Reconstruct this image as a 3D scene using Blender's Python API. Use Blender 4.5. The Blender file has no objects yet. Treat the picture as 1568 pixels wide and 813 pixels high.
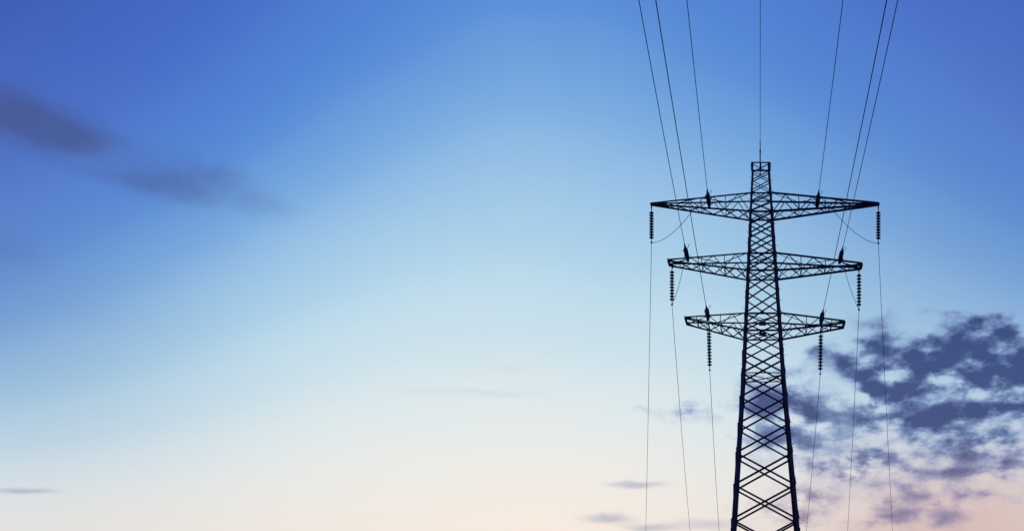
import bpy, bmesh, math, random
from mathutils import Vector, Matrix
random.seed(7)
scene = bpy.context.scene
col = scene.collection

# ------------------------------------------------------------------ materials
def srgb(c):
    out=[]
    for v in c:
        v/=255.0
        out.append(v/12.92 if v<=0.04045 else ((v+0.055)/1.055)**2.4)
    return tuple(out)+(1.0,)

def make_mat(name, base, base2, rough=0.6, metal=0.0, scale=3.0, spec=0.3):
    m=bpy.data.materials.new(name); m.use_nodes=True
    nt=m.node_tree; b=nt.nodes['Principled BSDF']
    tc=nt.nodes.new('ShaderNodeTexCoord')
    n=nt.nodes.new('ShaderNodeTexNoise'); n.inputs['Scale'].default_value=scale
    n.inputs['Detail'].default_value=4
    r=nt.nodes.new('ShaderNodeValToRGB')
    r.color_ramp.elements[0].position=0.35; r.color_ramp.elements[0].color=base+(1,)
    r.color_ramp.elements[1].position=0.68; r.color_ramp.elements[1].color=base2+(1,)
    nt.links.new(tc.outputs['Object'],n.inputs['Vector'])
    nt.links.new(n.outputs['Fac'],r.inputs['Fac'])
    nt.links.new(r.outputs['Color'],b.inputs['Base Color'])
    b.inputs['Roughness'].default_value=rough
    b.inputs['Metallic'].default_value=metal
    b.inputs['Specular IOR Level'].default_value=spec
    return m

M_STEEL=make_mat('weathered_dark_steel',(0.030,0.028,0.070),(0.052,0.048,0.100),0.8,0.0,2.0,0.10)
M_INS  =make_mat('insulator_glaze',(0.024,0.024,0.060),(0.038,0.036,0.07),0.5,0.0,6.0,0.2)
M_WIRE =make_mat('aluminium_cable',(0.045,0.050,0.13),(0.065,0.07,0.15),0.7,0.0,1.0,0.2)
M_CONC =make_mat('concrete',(0.22,0.21,0.20),(0.32,0.31,0.29),0.9,0.0,4.0)
M_PLATE=make_mat('sign_plate_paint',(0.03,0.03,0.05),(0.05,0.05,0.07),0.8,0.0,8.0,0.05)
M_GRASS=make_mat('meadow_grass',(0.035,0.055,0.02),(0.07,0.09,0.035),0.95,0.0,0.35)

def obj_from_bm(bm,name,mat,parent=None,smooth=False):
    me=bpy.data.meshes.new(name); bm.normal_update(); bm.to_mesh(me); bm.free()
    me.materials.append(mat)
    if smooth:
        for p in me.polygons: p.use_smooth=True
    o=bpy.data.objects.new(name,me); col.objects.link(o)
    if parent: o.parent=parent
    return o

def empty(name):
    e=bpy.data.objects.new(name,None); col.objects.link(e); return e

# ------------------------------------------------------------------ profiles
def extrude_profile(bm,a,b,prof,hint=None):
    a=Vector(a);b=Vector(b); d=b-a
    if d.length<1e-5: return
    z=d.normalized()
    h=Vector(hint) if hint is not None else Vector((0,0,1))
    if abs(z.dot(h.normalized()))>0.98: h=Vector((1,0,0)) if hint is None else Vector((0.3,1,0.2))
    x=(h-z*z.dot(h)).normalized(); y=z.cross(x)
    r0=[bm.verts.new(a+x*p[0]+y*p[1]) for p in prof]
    r1=[bm.verts.new(b+x*p[0]+y*p[1]) for p in prof]
    n=len(prof)
    for i in range(n):
        bm.faces.new((r0[i],r0[(i+1)%n],r1[(i+1)%n],r1[i]))
    bm.faces.new(list(reversed(r0))); bm.faces.new(r1)

def angle(bm,a,b,s=0.08,t=None,hint=None,flip=1):
    """rolled steel angle (L section)"""
    t=t or s*0.16
    o=-s*0.35
    prof=[(o,o),(o+s,o),(o+s,o+t),(o+t,o+t),(o+t,o+s),(o,o+s)]
    if flip<0: prof=[(-p[0],-p[1]) for p in prof]
    extrude_profile(bm,a,b,prof,hint)

def rod(bm,a,b,r=0.02,n=8,hint=None):
    prof=[(r*math.cos(2*math.pi*i/n),r*math.sin(2*math.pi*i/n)) for i in range(n)]
    extrude_profile(bm,a,b,prof,hint)

def box(bm,c,sx,sy,sz):
    m=Matrix.Translation(Vector(c))@Matrix.Diagonal((sx,sy,sz,1))
    bmesh.ops.create_cube(bm,size=1,matrix=m)

def lathe(bm,a,b,prof,n=14):
    a=Vector(a);b=Vector(b); z=(b-a).normalized()
    h=Vector((1,0,0)) if abs(z.x)<0.9 else Vector((0,1,0))
    x=(h-z*z.dot(h)).normalized(); y=z.cross(x)
    prev=None
    for (t,r) in prof:
        ring=[bm.verts.new(a+z*t+x*r*math.cos(2*math.pi*i/n)+y*r*math.sin(2*math.pi*i/n)) for i in range(n)]
        if prev:
            for i in range(n):
                bm.faces.new((prev[i],prev[(i+1)%n],ring[(i+1)%n],ring[i]))
        prev=ring

# ------------------------------------------------------------------ tower body
YT=70.0
def cx(z): return 0.10-(z-4.8)*0.0125
def width(z):
    if z>=16.73: return 1.33+(32.8-z)*0.1207
    return 3.27+(16.73-z)*0.154
def corner(z,sx,sy):
    w=width(z)/2
    return Vector((cx(z)+sx*w,YT+sy*w,z))

tower=empty('transmission_tower')
Z_TOP=32.8
bm=bmesh.new()
segs=[(0.0,4.8,0.28),(4.8,10.8,0.265),(10.8,16.73,0.245),(16.73,19.96,0.22),(19.96,24.55,0.195),(24.55,29.08,0.165),(29.08,Z_TOP,0.12)]
for sx in(-1,1):
    for sy in(-1,1):
        for z0,z1,s in segs:
            a=corner(z0,sx,sy); b=corner(z1,sx,sy)
            t=s*0.15
            prof_w=[(0,0),(-sx*s,0),(-sx*s,-sy*t),(-sx*t,-sy*t),(-sx*t,-sy*s),(0,-sy*s)]
            if sx*sy<0: prof_w.reverse()
            r0=[bm.verts.new(a+Vector((p[0],p[1],0))) for p in prof_w]
            r1=[bm.verts.new(b+Vector((p[0],p[1],0))) for p in prof_w]
            for i in range(6): bm.faces.new((r0[i],r0[(i+1)%6],r1[(i+1)%6],r1[i]))
            bm.faces.new(list(reversed(r0))); bm.faces.new(r1)
            if z0>0:
                c=corner(z0,sx,sy)
                box(bm,c+Vector((-sx*s*0.48,sy*0.012,0)),s*1.05,0.02,0.62)
                box(bm,c+Vector((sx*0.012,-sy*s*0.48,0)),0.02,s*1.05,0.62)
bmesh.ops.recalc_face_normals(bm,faces=bm.faces)
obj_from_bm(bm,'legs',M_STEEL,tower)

fixed=[16.73,19.96,21.25,24.55,25.85,29.08,30.5,Z_TOP]
prevf=0.0
levels=[0.0]
for f in fixed:
    wmid=width((prevf+f)/2)
    h=f-prevf
    n=max(1,round(h/(wmid*0.53)))
    hs=[width(prevf+(i+0.5)*h/n) for i in range(n)]
    tot=sum(hs); zz=prevf
    for q in hs:
        zz+=h*q/tot; levels.append(zz)
    prevf=f
bm=bmesh.new(); bmh=bmesh.new(); bmg=bmesh.new()
faces=[((-1,-1),(1,-1),(0,-1)),((1,1),(-1,1),(0,1)),((-1,1),(-1,-1),(-1,0)),((1,-1),(1,1),(1,0))]
for i in range(len(levels)-1):
    z0,z1=levels[i],levels[i+1]
    s=0.145 if z0<10 else (0.13 if z0<17 else (0.10 if z0<29 else 0.06))
    for A,B,nn in faces:
        nv=Vector((nn[0],nn[1],0))
        a0=corner(z0,*A);b0=corner(z0,*B);a1=corner(z1,*A);b1=corner(z1,*B)
        angle(bm,a0-nv*0.03,b1-nv*0.03,s,hint=nv)
        angle(bm,b0-nv*(0.05+s),a1-nv*(0.05+s),s,hint=nv,flip=-1)
        if z0>0 and z0<29.5:
            w=0.28 if z0<17 else 0.17
            for C,D in((A,B),(B,A)):
                c=corner(z0,*C); d=(corner(z0,*D)-c).normalized()
                p=c+d*(w*0.55)-nv*0.045
                sxx=w if abs(nn[1]) else 0.014
                syy=w if abs(nn[0]) else 0.014
                box(bmg,p,sxx,syy,w*0.9)
for zt in [16.73,19.96,21.25,24.55,25.85,29.08,30.5]:
    s=0.12 if zt<30 else 0.09
    for A,B,nn in faces:
        nv=Vector((nn[0],nn[1],0))
        angle(bmh,corner(zt,*A)-nv*0.02,corner(zt,*B)-nv*0.02,s if zt!=16.73 else 0.07,hint=nv)
    angle(bmh,corner(zt,-1,-1)-Vector((0,0,.06)),corner(zt,1,1)-Vector((0,0,.06)),0.06)
    angle(bmh,corner(zt,1,-1)-Vector((0,0,.13)),corner(zt,-1,1)-Vector((0,0,.13)),0.06)
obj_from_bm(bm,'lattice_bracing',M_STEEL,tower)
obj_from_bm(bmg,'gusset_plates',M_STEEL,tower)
for A,B,nn in faces:
    a=corner(Z_TOP,*A);b=corner(Z_TOP,*B)
    e=(b-a).normalized()*0.05
    nv=Vector((nn[0],nn[1],0))*0.03
    angle(bmh,a-e+nv+Vector((0,0,.03)),b+e+nv+Vector((0,0,.03)),0.10,hint=(0,0,1))
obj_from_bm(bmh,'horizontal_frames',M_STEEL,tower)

# ------------------------------------------------------------------ crossarms
def crossarm(name,side,zt,zb,xt,ztip,hd,hh,n,cs,ls):
    bm=bmesh.new()
    def chord(kind,sy,t):
        if kind=='t': p=corner(zt,side,sy); q=Vector((xt,YT+sy*hd,ztip+hh))
        else: p=corner(zb,side,sy); q=Vector((xt,YT+sy*hd,ztip-hh))
        return p.lerp(q,t)
    for sy in(-1,1):
        hint=Vector((0,sy,0))
        angle(bm,chord('t',sy,0),chord('t',sy,1),cs*0.85,hint=hint,flip=-1)
        angle(bm,chord('b',sy,0),chord('b',sy,1),cs,hint=hint)
        ts=[i/n for i in range(n+1)]
        for i in range(n):
            if chord('t',sy,ts[i]).z-chord('b',sy,ts[i]).z<0.14: continue
            if i%2==0: angle(bm,chord('b',sy,ts[i]),chord('t',sy,ts[i+1]),ls,hint=hint)
            else: angle(bm,chord('t',sy,ts[i]),chord('b',sy,ts[i+1]),ls,hint=hint)
            if i in (2,4): angle(bm,chord('t',sy,ts[i]),chord('b',sy,ts[i]),ls*0.9,hint=hint)
    ts=[i/n for i in range(n+1)]
    for i in range(n):
        k=1 if i%2 else -1
        angle(bm,chord('b',k,ts[i])+Vector((0,0,.02)),chord('b',-k,ts[i+1])+Vector((0,0,.02)),ls)
        if i<2:
            angle(bm,chord('b',-k,ts[i])+Vector((0,0,.07)),chord('b',k,ts[i+1])+Vector((0,0,.07)),ls)
        if i and hd>0.3 and i%2==0: angle(bm,chord('b',-1,ts[i]),chord('b',1,ts[i]),ls)
    m=max(2,n//2); tt=[i/m for i in range(m+1)]
    for i in range(m):
        k=1 if i%2 else -1
        angle(bm,chord('t',k,tt[i]),chord('t',-k,tt[i+1]),ls*0.8)
    if hd>0.2:
        angle(bm,(xt,YT-hd-0.06,ztip+hh),(xt,YT+hd+0.06,ztip+hh),cs*1.1)
        angle(bm,(xt,YT-hd-0.06,ztip-hh),(xt,YT+hd+0.06,ztip-hh),cs*1.1)
        for sy in(-1,1): box(bm,(xt-side*0.05,YT+sy*hd,ztip),0.22,0.03,2*hh+0.10)
    else:
        box(bm,(xt-side*0.12,YT,ztip),0.42,2*hd+0.1,2*hh+0.04)
        box(bm,(xt,YT,ztip-0.14),0.10,0.03,0.22)
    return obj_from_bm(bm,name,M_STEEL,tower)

AR=[
 ('upper_crossarm_a',-1,30.5,29.08,-8.62,29.97,0.07,0.05,8,0.135,0.060),
 ('upper_crossarm_b', 1,30.5,29.08, 8.75,29.97,0.07,0.05,8,0.135,0.060),
 ('middle_crossarm_a',-1,25.85,24.55,-7.30,25.50,0.50,0.06,7,0.135,0.060),
 ('middle_crossarm_b', 1,25.85,24.55, 7.42,25.22,0.50,0.06,7,0.135,0.060),
 ('lower_crossarm_a',-1,21.25,19.96,-5.98,21.05,0.80,0.06,5,0.13,0.060),
 ('lower_crossarm_b', 1,21.25,19.96, 6.08,20.75,0.80,0.06,5,0.13,0.060)]
for a in AR: crossarm(*a)

# ------------------------------------------------------------------ insulators
def horn(bm,p,dirv,out,size=0.30,r=0.014):
    d=Vector(dirv).normalized(); o=Vector(out).normalized(); p=Vector(p)
    pts=[p, p+o*size*0.55, p+o*size*0.95+d*size*0.25, p+o*size*1.0+d*size*0.75, p+o*size*0.75+d*size*1.0]
    for i in range(len(pts)-1): rod(bm,pts[i],pts[i+1],r,6)

def insulator(name,a,b,ndisc,R,parent,horns=True,hout=(1,0,0)):
    a=Vector(a);b=Vector(b);L=(b-a).length;d=(b-a).normalized()
    bm=bmesh.new()
    cap=min(0.32,L*0.13)
    rod(bm,a,a+d*cap,0.028,8); rod(bm,b-d*cap,b,0.028,8)
    body=L-2*cap; step=body/ndisc
    prof=[(cap-0.03,0.0),(cap-0.03,0.05)]
    for i in range(ndisc):
        t=cap+i*step
        prof+=[(t,0.055),(t+step*0.15,0.065),(t+step*0.36,R*0.75),(t+step*0.50,R),(t+step*0.70,R*0.97),(t+step*0.74,R*0.5),(t+step*0.80,0.05)]
    prof+=[(L-cap+0.03,0.045),(L-cap+0.03,0.0)]
    lathe(bm,a,b,prof,16)
    box(bm,a+d*0.05,0.09,0.09,0.10); box(bm,b-d*0.03,0.16,0.10,0.08)
    if horns:
        o=Vector(hout)
        horn(bm,a+d*cap*0.8,d,o,0.26); horn(bm,b-d*cap*0.8,-d,o,0.30)
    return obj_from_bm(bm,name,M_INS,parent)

SUS=[((-8.62,70,29.72),(-8.62,70,27.0)),((8.75,70,29.72),(8.75,70,26.95)),
     ((-7.05,70,25.20),(-7.05,70,22.25)),((7.27,70,24.95),(7.27,70,21.85)),
     ((-4.22,70,20.5),(-4.16,70,17.25)),((4.34,70,20.3),(4.30,70,16.95))]
for i,(a,b) in enumerate(SUS):
    insulator('suspension_insulator_%d'%(i+1),a,b,10 if i<4 else 11,0.18,tower,True,(0,-1,0))
bm=bmesh.new()
angle(bm,(-7.05,69.5,25.26),(-7.05,70.5,25.26),0.1); angle(bm,(7.27,69.5,25.0),(7.27,70.5,25.0),0.1)
for x,zt,z1 in((-4.22,20.5,20.57),(4.34,20.3,20.4)):
    angle(bm,(x,68.95,z1),(x,71.05,z1),0.11)
obj_from_bm(bm,'hanger_beams',M_STEEL,tower)

STR=[((-4.15,69.15,29.50),(-4.15,67.2,29.62)),(( 4.00,69.15,29.42),( 4.00,67.2,29.55)),
     ((-5.78,69.20,25.48),(-5.80,67.2,25.62)),(( 5.72,69.20,25.30),( 5.74,67.2,25.42)),
     ((-4.22,68.85,20.92),(-4.22,67.1,21.12)),(( 4.28,68.85,20.62),( 4.30,67.1,20.82))]
for i,(a,b) in enumerate(STR):
    insulator('strain_insulator_%d'%(i+1),a,b,9,0.17,tower,False)
    bm=bmesh.new()
    A=Vector(a);B=Vector(b)
    horn(bm,B,(0,0.25,1),(1,0.1,0.2),0.28,0.016)
    horn(bm,A,(0,-0.2,1),(1,0,0.35),0.24,0.015)
    horn(bm,B,(0,0.3,-1),(-0.6,0.1,-0.4),0.2,0.014)
    box(bm,B+Vector((0,-0.05,0.02)),0.15,0.28,0.12)
    box(bm,A+Vector((0,0.12,-0.05)),0.20,0.26,0.14)
    rod(bm,B+Vector((0,-0.1,0.0)),B+Vector((0,-0.55,0.07)),0.05,8)
    obj_from_bm(bm,'strain_clamp_%d'%(i+1),M_STEEL,tower)

# ------------------------------------------------------------------ cables
lines=empty('overhead_power_line')
def cable(name,pts,r,parent):
    cu=bpy.data.curves.new(name,'CURVE'); cu.dimensions='3D'
    sp=cu.splines.new('POLY'); sp.points.add(len(pts)-1)
    for i,p in enumerate(pts): sp.points[i].co=(p[0],p[1],p[2],1)
    cu.bevel_depth=r; cu.bevel_resolution=2; cu.use_fill_caps=True
    cu.materials.append(M_WIRE)
    o=bpy.data.objects.new(name,cu); col.objects.link(o); o.parent=parent
    return o
NEAR=[(STR[0][1],(-3.97,47,31.15)),(STR[2][1],(-5.62,41,27.38)),(STR[4][1],(-4.15,35,23.6)),
      (STR[1][1],(3.97,46,30.5)),(STR[3][1],(5.78,39.5,26.43)),(STR[5][1],(4.43,33,22.35))]
c=0.0006
for i,(a,b) in enumerate(NEAR):
    T=a[1]-b[1]; pts=[]
    for k in range(61):
        t=k*2.0
        f=t/T
        pts.append((a[0]+(b[0]-a[0])*f,a[1]-t,a[2]+(b[2]-a[2])*f+c*t*(t-T)))
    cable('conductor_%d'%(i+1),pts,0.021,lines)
bm=bmesh.new()
rod(bm,(-0.30,70,32.2),(-0.30,70,33.9),0.045,8); rod(bm,(-0.30,70,33.9),(-0.30,70,34.8),0.035,8)
box(bm,(-0.30,70,34.0),0.12,0.12,0.2); box(bm,(-0.27,69.9,32.80),0.12,1.3,0.05)
obj_from_bm(bm,'earth_wire_peak',M_STEEL,tower)
cable('earth_wire',[(-0.30+0.0045*t,69.95-t,34.0+0.047*t+c*t*(t-17)) for t in [k*2 for k in range(60)]],0.018,lines)
GX=[-12.9,13.95,-8.2,9.2,-4.95,4.65]
GY=105.0;GZ=5.45
for i in range(6):
    a=Vector(SUS[i][1]); v813=Vector((GX[i]*1.0,100,6.4))
    b=a+(v813-a)*((GY-70)/30.0); b.z=GZ
    pts=[]
    for k in range(33):
        f=k/32; p=a.lerp(b,f); p.z-=4*0.55*f*(1-f); pts.append(p)
    cable('down_conductor_%d'%(i+1),pts,0.019,lines)
def bez(p0,p1,p2,p3,n=24):
    out=[]
    for k in range(n+1):
        t=k/n; out.append(p0*(1-t)**3+p1*3*t*(1-t)**2+p2*3*t*t*(1-t)+p3*t**3)
    return out
for i in range(6):
    s=Vector(STR[i][1])+Vector((0,-0.1,-0.05)); e=Vector(SUS[i][1])
    sd=-1 if s.x<0 else 1
    if i<2: p1=s+Vector((sd*1.4,0.5,-1.3)); p2=e+Vector((-sd*1.7,-0.8,-0.15))
    elif i<4: p1=s+Vector((sd*0.1,0.2,-1.7)); p2=e+Vector((-sd*0.45,-0.9,0.55))
    else: p1=s+Vector((0,-0.2,-1.2)); p2=e+Vector((0,-0.9,0.5))
    cable('jumper_%d'%(i+1),bez(s,p1,p2,e),0.019,lines)

# ------------------------------------------------------------------ plates, step bolts, footings
bm=bmesh.new()
box(bm,(cx(20.3)-0.02,YT-width(20.4)/2-0.06,20.42),0.54,0.02,0.30)
box(bm,(cx(19.6)-0.02,YT-width(19.6)/2-0.08,19.62),0.54,0.02,0.28)
obj_from_bm(bm,'number_plates',M_PLATE,tower)
bm=bmesh.new()
z=2.5;k=0
while z<32.3:
    p=corner(z,1,-1)
    if k%2: rod(bm,p+Vector((-0.04,0,0)),p+Vector((0.17,0,0.0)),0.013,6)
    else: rod(bm,p+Vector((-0.03,0,0)),p+Vector((-0.03,-0.17,0)),0.013,6)
    q=corner(z+0.2,-1,-1)
    if k%2 and z>14: rod(bm,q+Vector((0.04,0,0)),q+Vector((-0.15,0,0)),0.013,6)
    z+=0.42;k+=1
obj_from_bm(bm,'step_bolts',M_STEEL,tower)
bm=bmesh.new()
for sx in(-1,1):
    for sy in(-1,1):
        p=corner(0,sx,sy)
        bmesh.ops.create_cone(bm,cap_ends=True,segments=20,radius1=0.6,radius2=0.5,depth=0.5,matrix=Matrix.Translation((p.x-sx*.1,p.y-sy*.1,0.1)))
obj_from_bm(bm,'concrete_footings',M_CONC,tower)

# ------------------------------------------------------------------ substation gantry where the down conductors land
gan=empty('substation_gantry')
bm=bmesh.new()
for x in [-16.5,0,16.8]:
    for dx in(-.3,.3):
        for dy in(-.3,.3): angle(bm,(x+dx*1.4,GY+0.6+dy*1.4,0),(x+dx,GY+0.6+dy,5.3),0.09)
    for k in range(8):
        z0=k*.65; z1=z0+.65
        for s in(-1,1):
            angle(bm,(x-.36,GY+.6+s*.34,z0),(x+.36,GY+.6+s*.34,z1),0.05)
            angle(bm,(x+s*.34,GY+.6-.36,z0),(x+s*.34,GY+.6+.36,z1),0.05)
for dy in(-.3,.3):
    for zz in(4.75,5.3): angle(bm,(-16.5,GY+.6+dy,zz),(16.8,GY+.6+dy,zz),0.09)
    for k in range(48):
        x=-16.5+k*.69
        za,zb=(4.75,5.3) if k%2 else (5.3,4.75)
        angle(bm,(x,GY+.6+dy,za),(x+.69,GY+.6+dy,zb),0.05)
obj_from_bm(bm,'lattice_frame',M_STEEL,gan)

# ------------------------------------------------------------------ ground sheet
bm=bmesh.new()
N=70
def gz(x,y):
    r=math.hypot(x,y-40)
    f=max(0.0,min(1.0,(r-90)/400.0))
    return f*(math.sin(x*0.004+1.0)*1.2+math.cos(y*0.005)*1.0-1.6)
def warp(t): return math.copysign(abs(t)**2.6,t)*6000
vs=[[None]*(N+1) for _ in range(N+1)]
for i in range(N+1):
    for j in range(N+1):
        x=warp(2*i/N-1); y=warp(2*j/N-1)+40
        vs[i][j]=bm.verts.new((x,y,gz(x,y)))
for i in range(N):
    for j in range(N): bm.faces.new((vs[i][j],vs[i+1][j],vs[i+1][j+1],vs[i][j+1]))
obj_from_bm(bm,'ground',M_GRASS,None,True)
bm=bmesh.new()
for k in range(5000):
    x=random.uniform(-25,25); y=random.uniform(3,95); h=random.uniform(.12,.4)
    a=random.uniform(0,6.28); dx=math.cos(a)*.03; dy=math.sin(a)*.03
    lx=random.uniform(-.12,.12); ly=random.uniform(-.12,.12)
    v=[bm.verts.new((x-dx,y-dy,0)),bm.verts.new((x+dx,y+dy,0)),bm.verts.new((x+lx,y+ly,h))]
    bm.faces.new(v)
obj_from_bm(bm,'meadow_grass',M_GRASS)

# ------------------------------------------------------------------ sky
w=bpy.data.worlds.new("World"); scene.world=w; w.use_nodes=True
w.cycles.sampling_method='MANUAL'; w.cycles.sample_map_resolution=128
nt=w.node_tree; N_=nt.nodes; L_=nt.links
for n in list(N_): N_.remove(n)
def lk(s,d):
    if isinstance(s,(int,float)): d.default_value=s
    elif isinstance(s,tuple): d.default_value=s
    else: L_.new(s,d)
def math_(op,a,b=None,c=None,clamp=False):
    n=N_.new('ShaderNodeMath'); n.operation=op; n.use_clamp=clamp
    lk(a,n.inputs[0])
    if b is not None: lk(b,n.inputs[1])
    if c is not None: lk(c,n.inputs[2])
    return n.outputs[0]
def vmath(op,a,b=None,c=None):
    n=N_.new('ShaderNodeVectorMath'); n.operation=op
    lk(a,n.inputs[0])
    if b is not None: lk(b,n.inputs[1])
    if c is not None: lk(c,n.inputs[2])
    return n.outputs['Value'] if op=='DOT_PRODUCT' else n.outputs['Vector']
def smooth(x,lo,hi):
    n=N_.new('ShaderNodeMapRange'); n.interpolation_type='SMOOTHSTEP'
    lk(x,n.inputs['Value']); n.inputs['From Min'].default_value=lo; n.inputs['From Max'].default_value=hi
    return n.outputs['Result']
def mixc(f,a,b,mode='MIX'):
    n=N_.new('ShaderNodeMix'); n.data_type='RGBA'; n.blend_type=mode; n.clamp_factor=True
    lk(f,n.inputs['Factor'])
    for s,i in((a,6),(b,7)):
        if isinstance(s,tuple): n.inputs[i].default_value=s
        else: L_.new(s,n.inputs[i])
    return n.outputs[2]
tc=N_.new('ShaderNodeTexCoord')
sep=N_.new('ShaderNodeSeparateXYZ'); L_.new(tc.outputs['Generated'],sep.inputs[0])
X,Y,Z=sep.outputs
DEG=180/math.pi
az=math_('MULTIPLY',math_('ARCTAN2',X,Y),DEG)
el=math_('MULTIPLY',math_('ARCSINE',Z),DEG)
P=N_.new('ShaderNodeCombineXYZ'); lk(az,P.inputs[0]); lk(el,P.inputs[1]); P=P.outputs[0]
d=math_('SUBTRACT',az,-14.0)
dl=math_('MINIMUM',d,0.0); dr=math_('MAXIMUM',d,0.0)
g=math_('ADD',math_('MULTIPLY',math_('MULTIPLY',dl,dl),0.0018),math_('MULTIPLY',math_('MULTIPLY',dr,dr),0.00062))
g=math_('MINIMUM',g,2.5)
eff=math_('MULTIPLY',math_('MAXIMUM',el,0.0),math_('ADD',g,1.0))
Q=vmath('MULTIPLY',P,(1.0,1.7,1.0))
def noise(scale,detail,rough,off=0.0,out='Fac'):
    n=N_.new('ShaderNodeTexNoise'); n.noise_dimensions='3D'
    v=vmath('ADD',Q,(off,off*0.37,off*1.7))
    L_.new(v,n.inputs['Vector'])
    n.inputs['Scale'].default_value=scale; n.inputs['Detail'].default_value=detail
    n.inputs['Roughness'].default_value=rough
    return n.outputs[out]
haze=noise(0.05,2,0.5,3.0)
eff=math_('ADD',eff,math_('MULTIPLY',math_('SUBTRACT',haze,0.5),3.0))
RMAX=75.0
ramp=N_.new('ShaderNodeValToRGB'); cr=ramp.color_ramp; cr.interpolation='CARDINAL'
stops=[(0,(236,229,222)),(3.1,(237,232,226)),(8.9,(228,235,236)),(13,(210,229,238)),(18.2,(182,216,237)),
       (24.9,(138,184,229)),(31,(96,147,219)),(40,(74,117,205)),(55,(60,94,184)),(75,(52,78,162))]
cr.elements[0].position=0; cr.elements[0].color=srgb(stops[0][1])
cr.elements[1].position=1; cr.elements[1].color=srgb(stops[-1][1])
for e,c_ in stops[1:-1]:
    k=cr.elements.new(e/RMAX); k.color=srgb(c_)
lk(math_('DIVIDE',eff,RMAX),ramp.inputs['Fac'])
sky=ramp.outputs['Color']
ns=N_.new('ShaderNodeTexSky'); ns.sky_type='NISHITA'; ns.sun_disc=False
ns.sun_elevation=math.radians(3.0); ns.sun_rotation=math.radians(-14.0)
nsc=mixc(1.0,ns.outputs[0],(0.08,0.08,0.08,1),'MULTIPLY')
sky=mixc(0.03,sky,nsc)

S5=math.sqrt(0.5)
def field(lst,vec):
    acc=0.0
    for a0,e0,sa,se,amp in lst:
        ka,ke=S5/sa,S5/se
        v=vmath('MULTIPLY_ADD',vec,(ka,ke,0.0),(-a0*ka,-e0*ke,0.0))
        r=vmath('DOT_PRODUCT',v,v)
        e=math_('POWER',0.36788,r)
        acc=math_('MULTIPLY_ADD',e,amp,acc)
    return acc
# greyer haze, pink dusk haze low on the right
sky=mixc(field([(14,17,9,9,0.28),(-40,12,6,6,0.34)],P),sky,srgb((116,144,188)))
sky=mixc(field([(13,2.5,6.5,3.6,0.85),(5,0.5,6,2.0,0.25)],P),sky,srgb((216,186,182)))
# turbulence that frays the cloud edges
wn=noise(0.36,4,0.56,17.0,'Color')
wv=vmath('MULTIPLY',vmath('SUBTRACT',wn,(0.5,0.5,0.5)),(6.0,3.0,0.0))
PW=vmath('ADD',P,wv)
right=field([
 (10.8,12.7,2.1,0.85,1.6),(9.2,13.6,1.4,0.5,0.7),
 (15.4,12.4,1.8,1.1,1.7),(14.8,10.3,2.2,1.0,1.65),(12.9,11.5,0.7,0.7,0.3),
 (8.0,11.6,1.5,0.95,1.35),(6.6,10.8,1.1,0.7,0.8),(9.9,9.2,2.0,0.75,1.5),
 (9.3,15.6,2.2,0.45,0.95),(9.6,14.6,1.8,0.32,0.7),(14.2,14.7,2.2,0.55,1.05),(12.0,14.2,1.0,0.4,0.6),
 (5.4,13.4,2.0,0.6,0.95),(2.8,9.8,1.9,1.1,1.05),(1.5,11.9,1.2,0.8,0.7),(-0.2,9.4,1.5,1.7,0.72),
 (14.4,7.8,2.4,0.55,1.15),(13.8,6.3,2.1,0.4,0.95),(7.3,6.7,2.0,0.65,1.1),(4.6,6.9,1.1,0.7,0.8),
 (11.5,4.9,3.2,0.55,0.95),(2.3,4.3,1.1,0.9,0.8),(-0.4,3.8,1.4,0.8,0.55),(8.5,3.4,3.0,0.5,0.75),
 (-4.8,10.3,1.7,0.45,0.75),(9,9.0,6.5,4.4,0.20)],PW)
nz=noise(0.42,6,0.54,11.0)
mc=math_('MINIMUM',right,1.7)
a=math_('MULTIPLY',mc,math_('MULTIPLY_ADD',nz,3.4,-1.02))
dens=smooth(a,0.08,0.80)
thick=smooth(a,0.25,1.30)
low=smooth(el,3.5,9.0)
thin=mixc(low,srgb((182,164,182)),srgb((136,164,208)))
core=mixc(low,srgb((124,118,154)),srgb((48,64,122)))
sky=mixc(math_('MULTIPLY',dens,0.93),sky,mixc(thick,thin,core))
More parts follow.
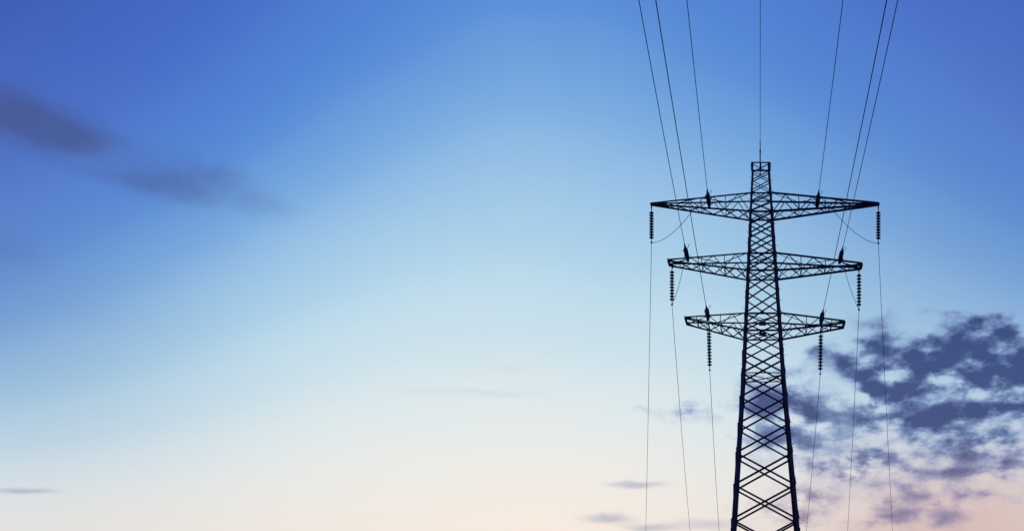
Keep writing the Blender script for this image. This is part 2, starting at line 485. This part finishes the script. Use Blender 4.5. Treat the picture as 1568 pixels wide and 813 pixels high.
# soft dark wisps on the left
wv2=vmath('MULTIPLY_ADD',wv,(0.5,0.5,0.0),P)
left=field([(-38.9,21.3,2.2,0.8,1.0),(-39.8,20.7,1.6,0.6,0.4),(-36.8,21.0,1.2,0.5,0.4),(-35.2,19.4,2.2,0.5,0.46),(-32.4,20.2,1.7,0.8,0.48),(-30.3,20.8,1.1,0.5,0.32),(-29.0,19.5,1.9,0.5,0.34),(-40,15.5,1.8,0.9,0.4),(-36,12.9,2.5,0.5,0.14),(-37,25,3,0.8,0.12)],wv2)
nl=noise(0.30,4,0.55,29.0)
left=math_('MULTIPLY',left,math_('MULTIPLY_ADD',nl,1.4,0.30))
sky=mixc(math_('MULTIPLY',smooth(left,0.0,1.2),0.70),sky,srgb((72,84,134)))
# thin streaks near the horizon
st=field([(-8.1,5.6,1.3,0.18,0.9),(-9.6,3.5,1.2,0.25,0.9),(-7.0,2.9,1.2,0.2,0.8),(-39.1,4.1,0.9,0.12,0.9),(-16.5,10.8,2.6,0.22,0.33),(-15.5,12.3,1.0,0.14,0.28),(-20.5,10.5,1.6,0.17,0.2),(-3.5,3.2,1.5,0.3,0.6)],vmath('MULTIPLY_ADD',wv,(0.3,0.26,0.0),P))
sky=mixc(math_('MULTIPLY',smooth(st,0.03,1.0),0.62),sky,srgb((154,162,190)))

bg=N_.new('ShaderNodeBackground'); L_.new(sky,bg.inputs['Color']); bg.inputs['Strength'].default_value=1.0
wo=N_.new('ShaderNodeOutputWorld'); L_.new(bg.outputs[0],wo.inputs['Surface'])

# ------------------------------------------------------------------ low sun (behind the pylon)
sl=bpy.data.lights.new('sun','SUN'); sl.energy=0.25; sl.angle=math.radians(0.5); sl.color=(1.0,0.85,0.7)
so=bpy.data.objects.new('sun',sl); col.objects.link(so)
A=math.radians(-14);E=math.radians(3)
dirv=Vector((math.sin(A)*math.cos(E),math.cos(A)*math.cos(E),math.sin(E)))
so.rotation_euler=dirv.to_track_quat('Z','Y').to_euler(); so.location=dirv*150

# ------------------------------------------------------------------ camera
cd=bpy.data.cameras.new('camera'); cam=bpy.data.objects.new('camera',cd); col.objects.link(cam)
cam.location=(0,0,1.6); cam.rotation_euler=(math.radians(90),0,0)
cd.sensor_width=36; cd.lens=1400/1568*36
cd.shift_x=-386/1568; cd.shift_y=473.5/1568
cd.clip_end=20000; cd.clip_start=0.1
scene.camera=cam
scene.view_settings.view_transform='Standard'; scene.view_settings.look='None'; scene.view_settings.exposure=0
